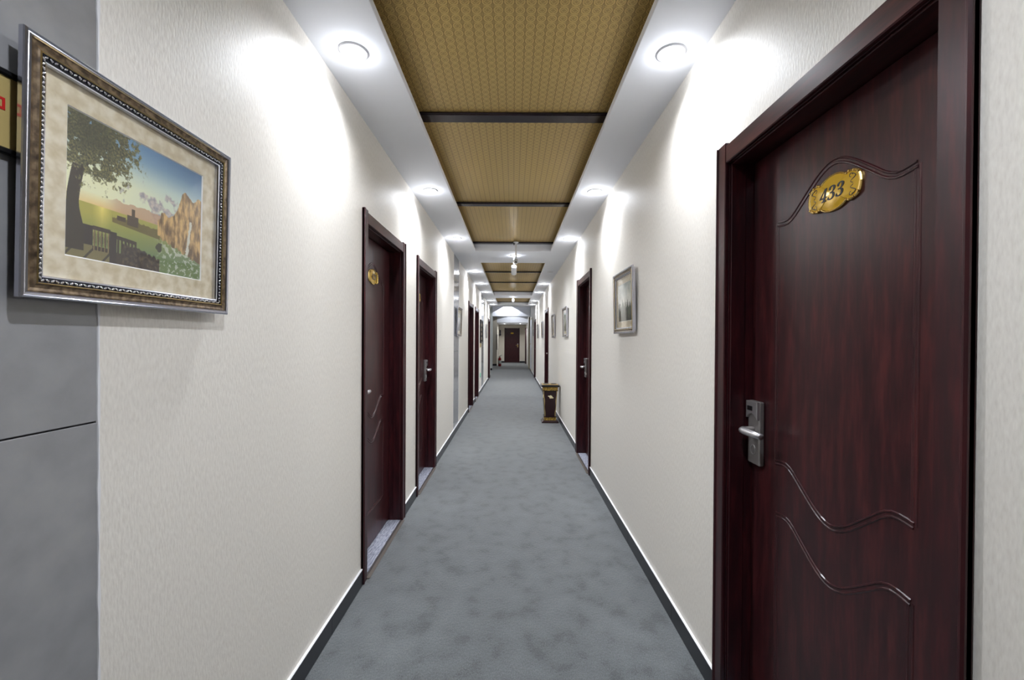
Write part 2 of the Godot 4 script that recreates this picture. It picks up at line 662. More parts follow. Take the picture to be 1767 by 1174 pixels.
func number_plate(parent: Node3D, at: Vector3, digits: String) -> void:
	var o := plate_outline(0.20, 0.104)
	var holder := Node3D.new()
	holder.name = "number_plate"
	holder.position = at
	parent.add_child(holder, true)
	var st := begin()
	rings(st, o, [[1.0, 0.0], [1.0, 0.004], [0.975, 0.0065], [0.94, 0.007], [0.91, 0.0055], [0.895, 0.0042]])
	# little scrolls on the rim
	for s in [[0.51, 0.70], [0.60, 0.76], [0.91, 0.52], [0.76, 0.70]]:
		for sx in [-1, 1]:
			for sy in [-1, 1]:
				var pp := [Vector2(0.004, -0.002), Vector2(0.004, 0.0), Vector2(0.0028, 0.0028), Vector2(0.0, 0.004)]
				lathe(st, pp, 8, Transform3D(Basis(Vector3.RIGHT, PI / 2), Vector3(s[0] * sx * 0.098, s[1] * sy * 0.050, 0.006)))
	obj("rim", st, "gold", holder)
	var sf := smooth_begin()
	rings(sf, o, [[0.90, 0.0044], [0.75, 0.0060], [0.5, 0.0074], [0.25, 0.0082], [0.0, 0.0085]])
	obj("face", sf, "gold_face", holder)
	if digits:
		var tm := TextMesh.new()
		tm.text = digits
		var f := SystemFont.new()
		f.font_names = PackedStringArray(["Droid Serif"])
		f.font_weight = 700
		tm.font = f
		tm.font_size = 64
		tm.pixel_size = 0.052 / 64.0
		tm.depth = 0.0016
		tm.material = mats["ink"]
		var mi := MeshInstance3D.new()
		mi.mesh = tm
		mi.name = "digits"
		mi.transform = Transform3D(Basis(Vector3(1.05, 0, 0), Vector3(0.22, 1.0, 0), Vector3(0, 0, 1)), Vector3(0.0, 0.0, 0.0082))
		holder.add_child(mi, true)
		# black scrolls at both ends
		for sx in [-1, 1]:
			st = begin()
			for sy in [-1, 1]:
				var pts := []
				for i in 15:
					var t := i / 14.0
					pts.append(Vector2(sx * (0.074 - 0.010 * sin(t * PI * 2.2) * (1.0 - 0.4 * t)), sy * (0.002 + 0.026 * t)))
				ribbon(st, pts, [Vector2(-0.0009, 0), Vector2(-0.0009, 0.0011), Vector2(0.0009, 0.0011), Vector2(0.0009, 0)], false, 0.0055)
				var pts2 := []
				for i in 12:
					var an := PI * 1.6 * i / 11.0
					pts2.append(Vector2(sx * (0.066 + 0.005 * cos(an)), sy * (0.024 + 0.005 * sin(an))))
				ribbon(st, pts2, [Vector2(-0.0008, 0), Vector2(-0.0008, 0.0011), Vector2(0.0008, 0.0011), Vector2(0.0008, 0)], false, 0.0055)
			obj("scroll", st, "ink", holder)

func lock_set(parent: Node3D, at: Vector3, dir: float, brass := false) -> void:
	# dir: which way the lever points along local x
	var holder := Node3D.new()
	holder.name = "lock"
	holder.position = at
	parent.add_child(holder, true)
	var st := begin()
	box(st, Vector3(-0.037, -0.115, 0), Vector3(0.037, 0.115, 0.020), 0.004)
	obj("lock_plate", st, "old_gold" if brass else "steel_dark", holder)
	st = begin()       # raised reader head with an arched lower edge
	var head := [Vector2(-0.036, 0.114), Vector2(0.036, 0.114), Vector2(0.036, 0.052)]
	for i in 9:
		var t := 1.0 - 2.0 * i / 8.0
		head.append(Vector2(0.036 * t, 0.050 + 0.020 * (1.0 - t * t)))
	head.append(Vector2(-0.036, 0.052))
	ribbon(st, head, [Vector2(0, 0.018), Vector2(0, 0.026), Vector2(0.0025, 0.028)], true)
	var inner := []
	for v in head:
		inner.append(Vector2(v.x * 0.94, 0.09 + (v.y - 0.09) * 0.92))
	poly(st, head, 0.0275)
	obj("reader_head", st, "steel", holder)
	st = begin()
	box(st, Vector3(-0.026, 0.079, 0.026), Vector3(0.006, 0.096, 0.0295), 0.002)
	obj("reader_window", st, "black_plastic", holder)
	st = begin()
	var circ := []
	for i in 24:
		circ.append(Vector2(0.014 * sin(TAU * i / 24), -0.062 + 0.017 * cos(TAU * i / 24)))
	ribbon(st, circ, [Vector2(-0.0015, 0.019), Vector2(-0.0015, 0.0218), Vector2(0.0015, 0.0218), Vector2(0.0015, 0.019)], true)
	obj("key_ring", st, "steel", holder)
	var lever := smooth_begin()
	tube(lever, [Vector3(0, 0.012, 0.018), Vector3(0, 0.012, 0.045), Vector3(dir * 0.004, 0.012, 0.058), Vector3(dir * 0.016, 0.012, 0.068), Vector3(dir * 0.035, 0.012, 0.071), Vector3(dir * 0.08, 0.011, 0.068), Vector3(dir * 0.122, 0.010, 0.062)], [0.0105, 0.0105, 0.0115, 0.0125, 0.0125, 0.0120, 0.0105], 16)
	obj("lever", lever, "old_gold" if brass else "steel", holder)

func build_doors() -> void:
	var n := 0
	for d in DOORS:
		n += 1
		var side: int = d[0]
		var at := Vector3(XL if side < 0 else XR, 0, -float(d[1]))
		door_unit("door_%d" % n, at, PI / 2 if side < 0 else -PI / 2, d[2], d[3], d[4], float(d[1]))

func door_unit(called: String, at: Vector3, turn: float, lock: int, digits: String, label: String, dist: float) -> Node3D:
	var r := Node3D.new()
	r.name = called
	add_child(r)
	r.position = at
	r.rotation.y = turn
	structure(r, label, "door")
	var hw := DOOR_W / 2
	var cw := 0.064
	var st: SurfaceTool
	# casing on the wall face; the uprights run a little past the head
	for s in [-1, 1]:
		st = begin()
		var a = hw * s
		var b = (hw + cw) * s
		box(st, Vector3(minf(a, b), 0, 0.0005), Vector3(maxf(a, b), DOOR_H + 0.078, 0.016), 0.003)
		var e = (hw + cw - 0.012) * s
		box(st, Vector3(minf(e, b), 0.0005, 0.0006), Vector3(maxf(e, b), DOOR_H + 0.0785, 0.021), 0.004)
		obj("casing_upright", st, "wood_casing", r)
	st = begin()
	box(st, Vector3(-hw, DOOR_H, 0.0005), Vector3(hw, DOOR_H + 0.066, 0.015), 0.003)
	obj("casing_head", st, "wood_lying", r)
	# lining with a stop step
	for s in [-1, 1]:
		st = begin()
		var a = hw * s
		var b = (hw + 0.02) * s
		box(st, Vector3(minf(a, b), 0, -0.14), Vector3(maxf(a, b), DOOR_H + 0.02, 0.0), 0.001)
		var i = (hw - 0.006) * s
		box(st, Vector3(minf(a, i), 0.012, -0.060), Vector3(maxf(a, i), DOOR_H - 0.001, -0.006), 0.002)
		obj("lining_upright", st, "wood_casing", r)
	st = begin()
	box(st, Vector3(-hw, DOOR_H, -0.14), Vector3(hw, DOOR_H + 0.02, 0.0), 0.001)
	box(st, Vector3(-hw, DOOR_H - 0.006, -0.060), Vector3(hw, DOOR_H, -0.006), 0.002)
	obj("lining_head", st, "wood_lying", r)
	# leaf
	if not leaf_meshes.has("leaf"):
		st = begin()
		box(st, Vector3(-hw + 0.003, 0.014, -0.132), Vector3(hw - 0.003, DOOR_H - 0.003, -0.092), 0.002)
		leaf_meshes["leaf"] = finish(st)
		var prof := [Vector2(-0.0095, 0.0), Vector2(-0.0080, 0.0032), Vector2(-0.0050, 0.0034), Vector2(-0.0028, 0.0008), Vector2(0.0022, 0.0008), Vector2(0.0045, 0.0028), Vector2(0.0072, 0.0026), Vector2(0.0095, 0.0)]
		var low := []
		for q in prof:
			low.append(Vector2(q.x, q.y * 0.4))
		var up := arch(0.0, 0.252, 1.787, 0.108)       # left to right along the top
		var wave := arch(0.0, 0.252, 0.979, -0.112)
		st = begin()
		ribbon(st, up, prof, false, -0.0921)
		ribbon(st, wave, prof, false, -0.0921)
		for s in [-1, 1]:
			ribbon(st, [Vector2(s * 0.252, 1.787), Vector2(s * 0.252, 0.979)], low, false, -0.0921)
		leaf_meshes["upper"] = finish(st)
		var wave2 := arch(0.0, 0.246, 0.803, -0.102)
		st = begin()
		ribbon(st, wave2, prof, false, -0.0921)
		ribbon(st, [Vector2(-0.246, 0.245), Vector2(0.246, 0.245)], prof, false, -0.0921)
		for s in [-1, 1]:
			ribbon(st, [Vector2(s * 0.246, 0.803), Vector2(s * 0.246, 0.245)], low, false, -0.0921)
		leaf_meshes["lower"] = finish(st)
		leaf_meshes["leaf"].surface_set_material(0, mats["wood"])
		leaf_meshes["upper"].surface_set_material(0, mats["wood_b"])
		leaf_meshes["lower"].surface_set_material(0, mats["wood_b"])
	var leaf := share("leaf", leaf_meshes["leaf"], r)
	share("panel_moulding", leaf_meshes["upper"], leaf)
	share("panel_moulding", leaf_meshes["lower"], leaf)
	number_plate(r, Vector3(0.004, 1.808, -0.0915), digits)
	lock_set(r, Vector3(lock * (hw - 0.046), 1.058, -0.092), -lock, dist > 20.0)
	# stone threshold in three pieces and a metal edge strip against the carpet
	for k in 3:
		var xa := -hw + DOOR_W * k / 3.0
		st = begin()
		box(st, Vector3(xa + 0.001, 0.0005, -0.135), Vector3(xa + DOOR_W / 3.0 - 0.001, 0.007, -0.004), 0.001)
		obj("threshold_stone", st, "threshold_stone", r)
	st = begin()
	box(st, Vector3(-hw, 0.0005, -0.0035), Vector3(hw, 0.008, 0.008), 0.002)
	obj("edge_strip_inner", st, "strip_dark", r)
	st = begin()
	box(st, Vector3(-hw, 0.0005, 0.0082), Vector3(hw, 0.006, 0.030), 0.002)
	obj("edge_strip", st, "strip_metal", r)
	return r

# ==================================================================== baseboards
func build_baseboards() -> void:
	for side in [-1, 1]:
		var b := group_node("baseboard_left" if side < 0 else "baseboard_right", "black tile baseboard with a white bead along the %s wall" % ("left" if side < 0 else "right"), "baseboard")
		var cw := 0.064 - 0.02
		for s in spans(side, -Z_BACK, L_END if side < 0 else 20.4):
			var a: float = s[0] + (cw if s[0] > -Z_BACK else 0.0)
			var e: float = s[1] - (cw if s[1] < (L_END if side < 0 else 20.4) else 0.0)
			var joints := [a]
			var step := 0.8
			var at := a
			if side > 0 and a > 1.0 and a < 2.0:
				joints.append(2.12)
				at = 2.12
			while at + step < e - 0.15:
				at += step
				joints.append(at)
			joints.append(e)
			for i in joints.size() - 1:
				var st := begin()
				var x0 := XL if side < 0 else XR - 0.012
				box(st, Vector3(x0, 0, -joints[i + 1] + 0.0006), Vector3(x0 + 0.012, 0.088, -joints[i] - 0.0006), 0.0008)
				obj("baseboard_tile", st, "base_black", b)
			var sb := begin()
			var xb := XL if side < 0 else XR - 0.0125
			box(sb, Vector3(xb, 0.088, -e), Vector3(xb + 0.0125, 0.0925, -a), 0.0015)
			obj("white_bead", sb, "bead", b)

# ==================================================================== tile strips in the left wall
func build_tile_columns() -> void:
	var n := 0
	for c in COLS:
		n += 1
		var lab: String = ["grey polished wall tiles at the left edge, behind the large picture", "narrow strip of grey polished wall tiles behind the small left picture", "narrow strip of grey polished wall tiles at the dark notice board"][n - 1]
		var t := group_node("trim_%d" % n, lab, "wall tiles")
		var st := begin()
		box(st, Vector3(XL - 0.22, 0, -c[1]), Vector3(XL - 0.010, YC, -c[0]))
		obj("tile_backing", st, "tile_backing", t)
		var ys := [0.0, 0.62, 1.217, 1.817, 2.417, YC]
		for i in ys.size() - 1:
			st = begin()
			box(st, Vector3(XL - 0.0105, ys[i] + 0.0015, -c[1] + 0.0015), Vector3(XL - 0.0008, ys[i + 1] - 0.0015, -c[0] - 0.0015), 0.0012)
			obj("tile", st, "grey_tile", t)
		# slightly ragged sealant bead where the wallpaper meets the tile
		for e in ([c[1]] if n == 1 else [c[0], c[1]]):
			st = begin()
			var prev := 0.0
			var y := 0.0
			var pw := 0.0022
			var pts := []
			while y < YC:
				pts.append(y)
				y += 0.02
			pts.append(YC)
			for i in pts.size() - 1:
				var w0 := 0.0020 + 0.0009 * sin(pts[i] * 31.0) + 0.0006 * sin(pts[i] * 83.0)
				var w1 := 0.0020 + 0.0009 * sin(pts[i + 1] * 31.0) + 0.0006 * sin(pts[i + 1] * 83.0)
				var z0: float = -e
				quad(st, Vector3(XL + 0.0012, pts[i], z0 - w0), Vector3(XL + 0.0012, pts[i + 1], z0 - w1), Vector3(XL + 0.0012, pts[i + 1], z0 + w1), Vector3(XL + 0.0012, pts[i], z0 + w0))
				quad(st, Vector3(XL - 0.002, pts[i], z0 + w0 + 0.001), Vector3(XL + 0.0012, pts[i], z0 + w0), Vector3(XL + 0.0012, pts[i + 1], z0 + w1), Vector3(XL - 0.002, pts[i + 1], z0 + w1 + 0.001))
				quad(st, Vector3(XL + 0.0012, pts[i], z0 - w0), Vector3(XL - 0.002, pts[i], z0 - w0 - 0.001), Vector3(XL - 0.002, pts[i + 1], z0 - w1 - 0.001), Vector3(XL + 0.0012, pts[i + 1], z0 - w1))
				prev = pts[i]
			pw = prev
			obj("sealant_bead", st, "bead", t)

# ==================================================================== downlights
var lamp_ring: ArrayMesh
var lamp_disc: ArrayMesh
var lamp_disc_off: ArrayMesh

func downlight(at: Vector3, label: String, lit := true, scale := 1.0, cone := 0.0) -> Node3D:
	if lamp_ring == null:
		var st := smooth_begin()
		lathe(st, [Vector2(0.046, -0.001), Vector2(0.049, -0.006), Vector2(0.056, -0.0065), Vector2(0.0605, -0.0035), Vector2(0.061, 0.0)], 40)
		lamp_ring = finish(st)
		lamp_ring.surface_set_material(0, mats["white_trim"])
		for k in 2:
			st = smooth_begin()
			lathe(st, [Vector2(0.0, -0.009), Vector2(0.02, -0.0085), Vector2(0.036, -0.0065), Vector2(0.0475, -0.0015)], 40)
			var dm := finish(st)
			dm.surface_set_material(0, mats["glow"] if k == 0 else mats["lens_off"])
			if k == 0:
				lamp_disc = dm
			else:
				lamp_disc_off = dm
	var t := thing("downlight", label, "downlight", at, 0.0, "round recessed ceiling downlights")
	t.scale = Vector3.ONE * scale
	share("trim_ring", lamp_ring, t)
	share("diffuser", lamp_disc if lit else lamp_disc_off, t)
	if lit:
		if cone > 0.0:
			var s := SpotLight3D.new()
			s.name = "lamp_light"
			s.position = Vector3(0, -0.012, 0)
			s.rotation = Vector3(-PI / 2, 0, 0)
			s.spot_angle = cone
			s.spot_angle_attenuation = 0.06
			s.light_energy = LAMP_ENERGY * (0.8 if cone < 65.0 else 0.4)
			s.light_color = LAMP_COLOR
			s.light_size = 0.01
			s.spot_range = 40.0
			s.spot_attenuation = 2.0
			s.shadow_enabled = true
			t.add_child(s)
		else:
			var l := SpotLight3D.new()
			l.name = "lamp_light"
			l.position = Vector3(0, -0.010, 0)
			l.rotation = Vector3(-PI / 2, 0, 0)
			l.spot_angle = 79.0
			l.spot_angle_attenuation = 1.0
			l.light_energy = LAMP_ENERGY
			l.light_color = LAMP_COLOR
			l.light_size = 0.042
			l.spot_range = 40.0
			l.spot_attenuation = 2.0
			l.shadow_enabled = true
			t.add_child(l)
			# the opal lens stands proud of the soffit and also throws a little light sideways
			var g := OmniLight3D.new()
			g.name = "lens_light"
			g.position = Vector3(0, -0.036, 0)
			g.light_energy = LAMP_ENERGY * 0.009
			g.light_color = LAMP_COLOR
			g.light_size = 0.016
			g.omni_range = 40.0
			g.omni_attenuation = 2.0
			g.shadow_enabled = true
			t.add_child(g)
	return t

func build_downlights() -> void:
	var ord := ["nearest", "second", "third", "fourth", "fifth", "sixth", "seventh", "eighth"]
	var ds := [1.86, 3.58, 5.26, 7.80, 9.48, 11.15, 13.55, 15.03]
	for side in [-1, 1]:
		for i in ds.size():
			var x := -0.695 if side < 0 else 0.675
			var lit = not (side > 0 and i == 3)
			var lab := "%s lit downlight in the row along the %s soffit" % [ord[i], "left" if side < 0 else "right"]
			if not lit:
				lab = "unlit downlight in the row along the right soffit"
			elif side > 0 and i > 3:
				lab = "%s lit downlight in the row along the right soffit" % ord[i - 1]
			downlight(Vector3(x, YC, -ds[i]), lab, lit)
	downlight(Vector3(0.014, YC, -6.32), "lit downlight in the white cross beam above the security cameras")
	downlight(Vector3(0.0, YC, -12.40), "lit downlight in the second white cross beam")
	downlight(Vector3(0.0, YC, -0.40), "downlight in the cross beam above the viewer")

# ==================================================================== pictures
func paint_print() -> Image:
	# a coast at sunset with a tree, a balustrade and cliffs, painted from soft shapes
	var W := 512
	var H := 400
	var im := Image.create_empty(W, H, false, Image.FORMAT_RGB8)
	var n1 := FastNoiseLite.new()
	n1.seed = 3
	n1.frequency = 0.015
	n1.fractal_octaves = 4
	var n2 := FastNoiseLite.new()
	n2.seed = 9
	n2.frequency = 0.05
	n2.fractal_octaves = 4
	for py in H:
		for px in W:
			var u := (px + 0.5) / W
			var v := (py + 0.5) / H
			var a := n1.get_noise_2d(px, py)
			var b := n2.get_noise_2d(px, py)
			var c := rgb(104, 142, 176).lerp(rgb(168, 196, 204), clampf(v / 0.28, 0, 1))
			c = c.lerp(rgb(238, 238, 196), clampf((v - 0.12) / 0.26, 0, 1) * clampf(1.2 - u * 0.8, 0, 1))
			c = c.lerp(rgb(60, 92, 130), clampf((u - 0.4) * 0.9, 0, 0.55) * clampf(1.0 - v / 0.3, 0, 1))
			c = c.lerp(rgb(232, 190, 110), clampf((v - 0.52) / 0.09, 0, 1) * clampf(1.0 - absf(u - 0.2) * 1.6, 0, 1) * 0.8)
			# clouds
			var cl := smoothstep(-0.1, 0.25, a + 0.55 - 3.2 * Vector2((u - 0.66) * 0.9, (v - 0.47) * 1.7).length())
			c = c.lerp(rgb(142, 136, 146).lerp(rgb(206, 190, 178), clampf(0.5 + b, 0, 1)), cl * 0.85)
			if v > 0.52 + 0.03 * a and v < 0.61:
				c = c.lerp(rgb(190, 150, 118), smoothstep(0.2, 0.35, u) * 0.75)
			# sea
			if v > 0.605:
				var t := (v - 0.605) / 0.395
				var s := rgb(176, 168, 76).lerp(rgb(112, 132, 84), clampf(t * 1.3 + (u - 0.4) * 0.8, 0, 1))
				s = s.lerp(rgb(244, 226, 120), clampf(1.0 - absf(u - 0.205) / 0.06, 0, 1) * clampf(1.0 - t * 2.2, 0, 1))
				s = s.lerp(rgb(60, 88, 62), clampf(b * 1.3, 0, 0.6) * smoothstep(0.5, 0.9, u))
				var foam := smoothstep(0.16, 0.34, b + 0.25 * exp(-pow((v - 0.80 - 0.06 * (u - 0.8)) / 0.05, 2.0))) * smoothstep(0.55, 0.7, u)
				c = s.lerp(rgb(206, 208, 190), foam * 0.8)
			# far castle on its rock
			if u > 0.27 and u < 0.62 and v > 0.645 + 0.02 * b and v < 0.69 + 0.10 * (u - 0.27):
				c = rgb(96, 80, 40).lerp(c, 0.25)
			if (u > 0.37 and u < 0.45 and v > 0.60 and v < 0.68) or (absf(u - 0.412) < 0.012 and v > 0.545 and v < 0.62) or (u > 0.30 and u < 0.36 and v > 0.63 and v < 0.665):
				c = rgb(78, 62, 44)
			# cliffs
			var top := 0.52 - 0.03 * sin(u * 40.0) - 0.26 * smoothstep(0.68, 0.86, u) + 0.05 * a
			var bot := 0.70 + 0.16 * (u - 0.6) / 0.4
			if u > 0.60 and v > top and v < bot + 0.03 * b:
				var rock := n2.get_noise_2d(px * 0.9, py * 0.28)
				var k := clampf(0.62 + rock * 1.0 + 0.5 * a - 0.35 * smoothstep(0.66, 0.82, v), 0, 1)
				c = rgb(104, 78, 46).lerp(rgb(214, 176, 114), k)
				if absf(u - 0.885 + 0.12 * (v - 0.6)) < 0.012 + 0.01 * b and v > 0.48:
					c = rgb(216, 214, 196)
			# terrace, balustrade
			if v > 0.76 and u < 0.15:
				c = rgb(46, 36, 30)
			if v > 0.90 and u < 0.27:
				c = rgb(122, 112, 72) if fmod(u * 9.0 + v * 6.0, 1.0) < 0.86 else rgb(66, 58, 42)
			if v > 0.755 and v < 0.93 and u >= 0.15 and u < 0.26:
				var f := fmod((u - 0.15) / 0.022, 1.0)
				if v < 0.785 or v > 0.90 or absf(f - 0.5) < 0.16 + 0.2 * absf(sin((v - 0.785) * 26.0)):
					c = rgb(66, 54, 40) if absf(f - 0.42) > 0.1 or v < 0.785 else rgb(150, 128, 84)
			if u >= 0.255 and u < 0.30 and v > 0.765:
				c = rgb(50, 40, 34)
			if u >= 0.30 and u < 0.44:
				var yy := 0.785 + 0.25 * pow(u - 0.30, 1.6)
				if v > yy:
					var f2 := fmod((u - 0.30) / 0.024, 1.0)
					if v < yy + 0.028 or absf(f2 - 0.5) < 0.28 or v > yy + 0.13:
						c = rgb(62, 50, 38)
			if u >= 0.34 and u < 0.62 and v > 0.83 + 0.30 * pow(maxf(u - 0.38, 0.0), 1.1) + 0.03 * b:
				c = rgb(54, 44, 38).lerp(rgb(112, 94, 66), clampf(b + 0.2, 0, 0.8))
			if Vector2((u - 0.615) * 1.3, v - 0.79).length() < 0.036 + 0.02 * b:
				c = rgb(58, 58, 34)
			# tree: trunk, fork, crown
			var tx := 0.035 + 0.04 * pow(clampf((0.60 - v) / 0.3, 0, 1), 1.3)
			var tw := 0.034 + 0.03 * smoothstep(0.62, 0.82, v)
			if absf(u - tx) < tw and v > 0.36 and v < 0.95:
				c = rgb(52, 42, 28)
			if absf(u - (0.075 + 0.42 * (0.40 - v))) < 0.018 and v > 0.14 and v < 0.42:
				c = rgb(48, 40, 26)
			var crown := 0.27 - Vector2((u - 0.13) * 0.95, (v - 0.10) * 0.85).length() + 0.11 * b + 0.10 * a
			var lobe := 0.10 - Vector2((u - 0.19), (v - 0.36) * 1.5).length() + 0.09 * b
			var lobe2 := 0.12 - Vector2((u - 0.31), (v - 0.13) * 1.2).length() + 0.10 * b
			var fo := maxf(crown, maxf(lobe, lobe2))
			var leafy := n2.get_noise_2d(px * 2.4 + 400, py * 2.4)
			var holes := smoothstep(0.22, 0.36, n2.get_noise_2d(px * 0.6 + 400, py * 0.6) + 0.2 * leafy - 1.2 * maxf(fo, 0.0))
			if fo > -0.03:
				var tone := clampf(0.34 + leafy * 0.9 + b * 0.4, 0, 1) * clampf(1.25 - fo * 4.0, 0.35, 1)
				c = c.lerp(rgb(60, 60, 40).lerp(rgb(158, 150, 88), tone), clampf(smoothstep(-0.03, 0.03, fo + 0.05 * leafy) - holes, 0, 1))
			im.set_pixel(px, py, c)
	return im

func paint_small(seed_: int, sky: Color, land: Color, deep: Color) -> Image:
	var W := 96
	var H := 76
	var im := Image.create_empty(W, H, false, Image.FORMAT_RGB8)
	var n1 := FastNoiseLite.new()
	n1.seed = seed_
	n1.frequency = 0.05
	n1.fractal_octaves = 4
	for py in H:
		for px in W:
			var v := float(py) / H
			var a := n1.get_noise_2d(px, py)
			var ridge := 0.52 + 0.35 * n1.get_noise_2d(px, 500.0)
			var c := sky.lerp(Color(0.86, 0.85, 0.8), clampf(v / 0.6 + a * 0.5, 0, 1))
			if v > ridge:
				c = land.lerp(deep, clampf((v - ridge) * 2.0 + a, 0, 1))
			im.set_pixel(px, py, c)
	return im

func rect_path(w: float, h: float) -> Array:
	# anticlockwise seen from the front, so the profile's positive side lies outside
	return [Vector2(-w / 2, h / 2), Vector2(-w / 2, -h / 2), Vector2(w / 2, -h / 2), Vector2(w / 2, h / 2)]

func quad_uv(w: float, h: float, z: float) -> ArrayMesh:
	var st := SurfaceTool.new()
	st.begin(Mesh.PRIMITIVE_TRIANGLES)
	st.set_smooth_group(-1)
	var p := [Vector3(-w / 2, h / 2, z), Vector3(w / 2, h / 2, z), Vector3(w / 2, -h / 2, z), Vector3(-w / 2, -h / 2, z)]
	var uv := [Vector2(0, 0), Vector2(1, 0), Vector2(1, 1), Vector2(0, 1)]
	for i in [0, 1, 2, 0, 2, 3]:
		st.set_uv(uv[i])
		st.add_vertex(p[i])
	st.generate_normals()
	return st.commit()

func picture(side: int, d: float, ymid: float, w: float, h: float, label: String, print_mat: String, fine := false, lean := 0.012) -> Node3D:
	var x := XL + 0.001 if side < 0 else XR - 0.001
	var t := thing("framed_picture", label, "picture", Vector3(x, ymid, -d), PI / 2 if side < 0 else -PI / 2, "landscape prints in silver and bronze frames")
	t.rotation = Vector3(0, t.rotation.y, 0)
	t.rotate_object_local(Vector3.RIGHT, asin(lean / h))
	t.translate_object_local(Vector3(0, 0, lean * 0.5 + (0.008 if fine else 0.004)))
	var fw := 0.042
	var iw := w - 2 * fw
	var ih := h - 2 * fw
	var inner := rect_path(iw, ih)
	var st := begin()
	# outermost silver edge with its side
	ribbon(st, inner, [Vector2(0.0300, 0.0), Vector2(0.0305, 0.021), Vector2(0.0325, 0.0245), Vector2(0.0345, 0.0225), Vector2(0.0360, 0.0225), Vector2(0.0385, 0.0250), Vector2(0.0410, 0.0225), Vector2(0.0420, 0.020), Vector2(0.0415, 0.012), Vector2(0.036, 0.010)])
	obj("outer_moulding", st, "frame_silver", t)
	st = begin()
	ribbon(st, inner, [Vector2(0.0165, 0.0), Vector2(0.0165, 0.0215), Vector2(0.0190, 0.0195), Vector2(0.0240, 0.0185), Vector2(0.0285, 0.0200), Vector2(0.0305, 0.0215)])
	obj("bronze_moulding", st, "bronze", t)
	st = begin()
	ribbon(st, inner, [Vector2(0.0140, 0.0), Vector2(0.0140, 0.0215), Vector2(0.0152, 0.0235), Vector2(0.0165, 0.0215)])
	obj("gold_fillet", st, "old_gold", t)
	st = begin()
	ribbon(st, inner, [Vector2(0.0040, 0.0), Vector2(0.0040, 0.0165), Vector2(0.0065, 0.0172), Vector2(0.0110, 0.0188), Vector2(0.0140, 0.0205)])
	obj("dark_moulding", st, "frame_dark", t)
	st = begin()
	ribbon(st, inner, [Vector2(0.0, 0.006), Vector2(0.0002, 0.0125), Vector2(0.0018, 0.0160), Vector2(0.0040, 0.0165)])
	obj("inner_lip", st, "frame_silver", t)
	if fine:
		st = smooth_begin()
		var per := rect_path(iw + 0.0195, ih + 0.0195)
		for e in 4:
			var a: Vector2 = per[e]
			var b: Vector2 = per[(e + 1) % 4]
			var cnt := int((b - a).length() / 0.0082)
			var dir := (b - a).normalized()
			for i in cnt:
				var p := a.lerp(b, (i + 0.5) / cnt)
				var s := 1.0 if i % 2 == 0 else -1.0
				var bas := Basis(Vector3(dir.x, dir.y, 0), Vector3(-dir.y, dir.x, 0), Vector3(0, 0, 1)).rotated(Vector3(0, 0, 1), s * 0.6)
				bas = bas * Basis.from_scale(Vector3(0.0043, 0.0022, 0.0026))
				lathe(st, [Vector2(0, -1), Vector2(0.8, -0.6), Vector2(1, 0), Vector2(0.8, 0.6), Vector2(0, 1)], 6, Transform3D(bas, Vector3(p.x, p.y, 0.0192)))
		obj("beaded_ornament", st, "chrome", t)
	# mat with window, white bevel, print, glass, backing
	var mw := 0.046
	st = begin()
	var pw := iw - 2 * mw
	var ph := ih - 2 * mw
	var pin := rect_path(pw, ph)
	ribbon(st, pin, [Vector2(0.0022, 0.0062), Vector2(mw, 0.0062)])
	obj("mat_board", st, "mat_board", t)
	st = begin()
	ribbon(st, pin, [Vector2(0.0, 0.0042), Vector2(0.0023, 0.0063)])
	obj("mat_bevel", st, "bevel_white", t)
	obj("print", quad_uv(pw, ph, 0.0042), print_mat, t)
	st = begin()
	box(st, Vector3(-iw / 2 - 0.004, -ih / 2 - 0.004, 0.0005), Vector3(iw / 2 + 0.004, ih / 2 + 0.004, 0.0038))
	obj("backing_board", st, "back_board", t)
	obj("glass", quad_uv(iw, ih, 0.0085), "glass", t)
	return t

func build_pictures() -> void:
	var m := std("print_big", Color(1, 1, 1), 0.6)
	m.albedo_texture = tex(paint_print())
	m.texture_repeat = false
	var pal := [[rgb(150, 160, 150), rgb(92, 100, 78), rgb(58, 62, 50)], [rgb(170, 172, 160), rgb(120, 112, 90), rgb(80, 74, 62)]]
	for k in 2:
		m = std("print_%d" % k, Color(1, 1, 1), 0.6)
		m.albedo_texture = tex(paint_small(100 + k, pal[k][0], pal[k][1], pal[k][2]))
	picture(-1, 0.972, 1.684, 0.520, 0.452, "large framed coastal sunset print with tree and balustrade, far left", "print_big", true, 0.009)
	picture(1, 3.03, 1.662, 0.528, 0.440, "framed landscape print between door 433 and the next right door", "print_0", true, 0.010)
	picture(-1, 6.62, 1.665, 0.528, 0.445, "framed print half over the near grey tile strip, left wall", "print_1")
	picture(1, 6.47, 1.665, 0.528, 0.445, "framed print on the right wall just in front of the litter bin", "print_0")
	picture(1, 8.33, 1.665, 0.528, 0.445, "framed print on the right wall just beyond the litter bin", "print_1")
	picture(1, 11.42, 1.665, 0.528, 0.445, "framed print first beyond the door behind the litter bin", "print_0")
	picture(1, 13.50, 1.665, 0.528, 0.445, "framed print farthest along the right wall, before its last door", "print_1")
	picture(-1, 13.45, 1.665, 0.528, 0.445, "framed print farthest along the left wall, beyond the dark board", "print_0")

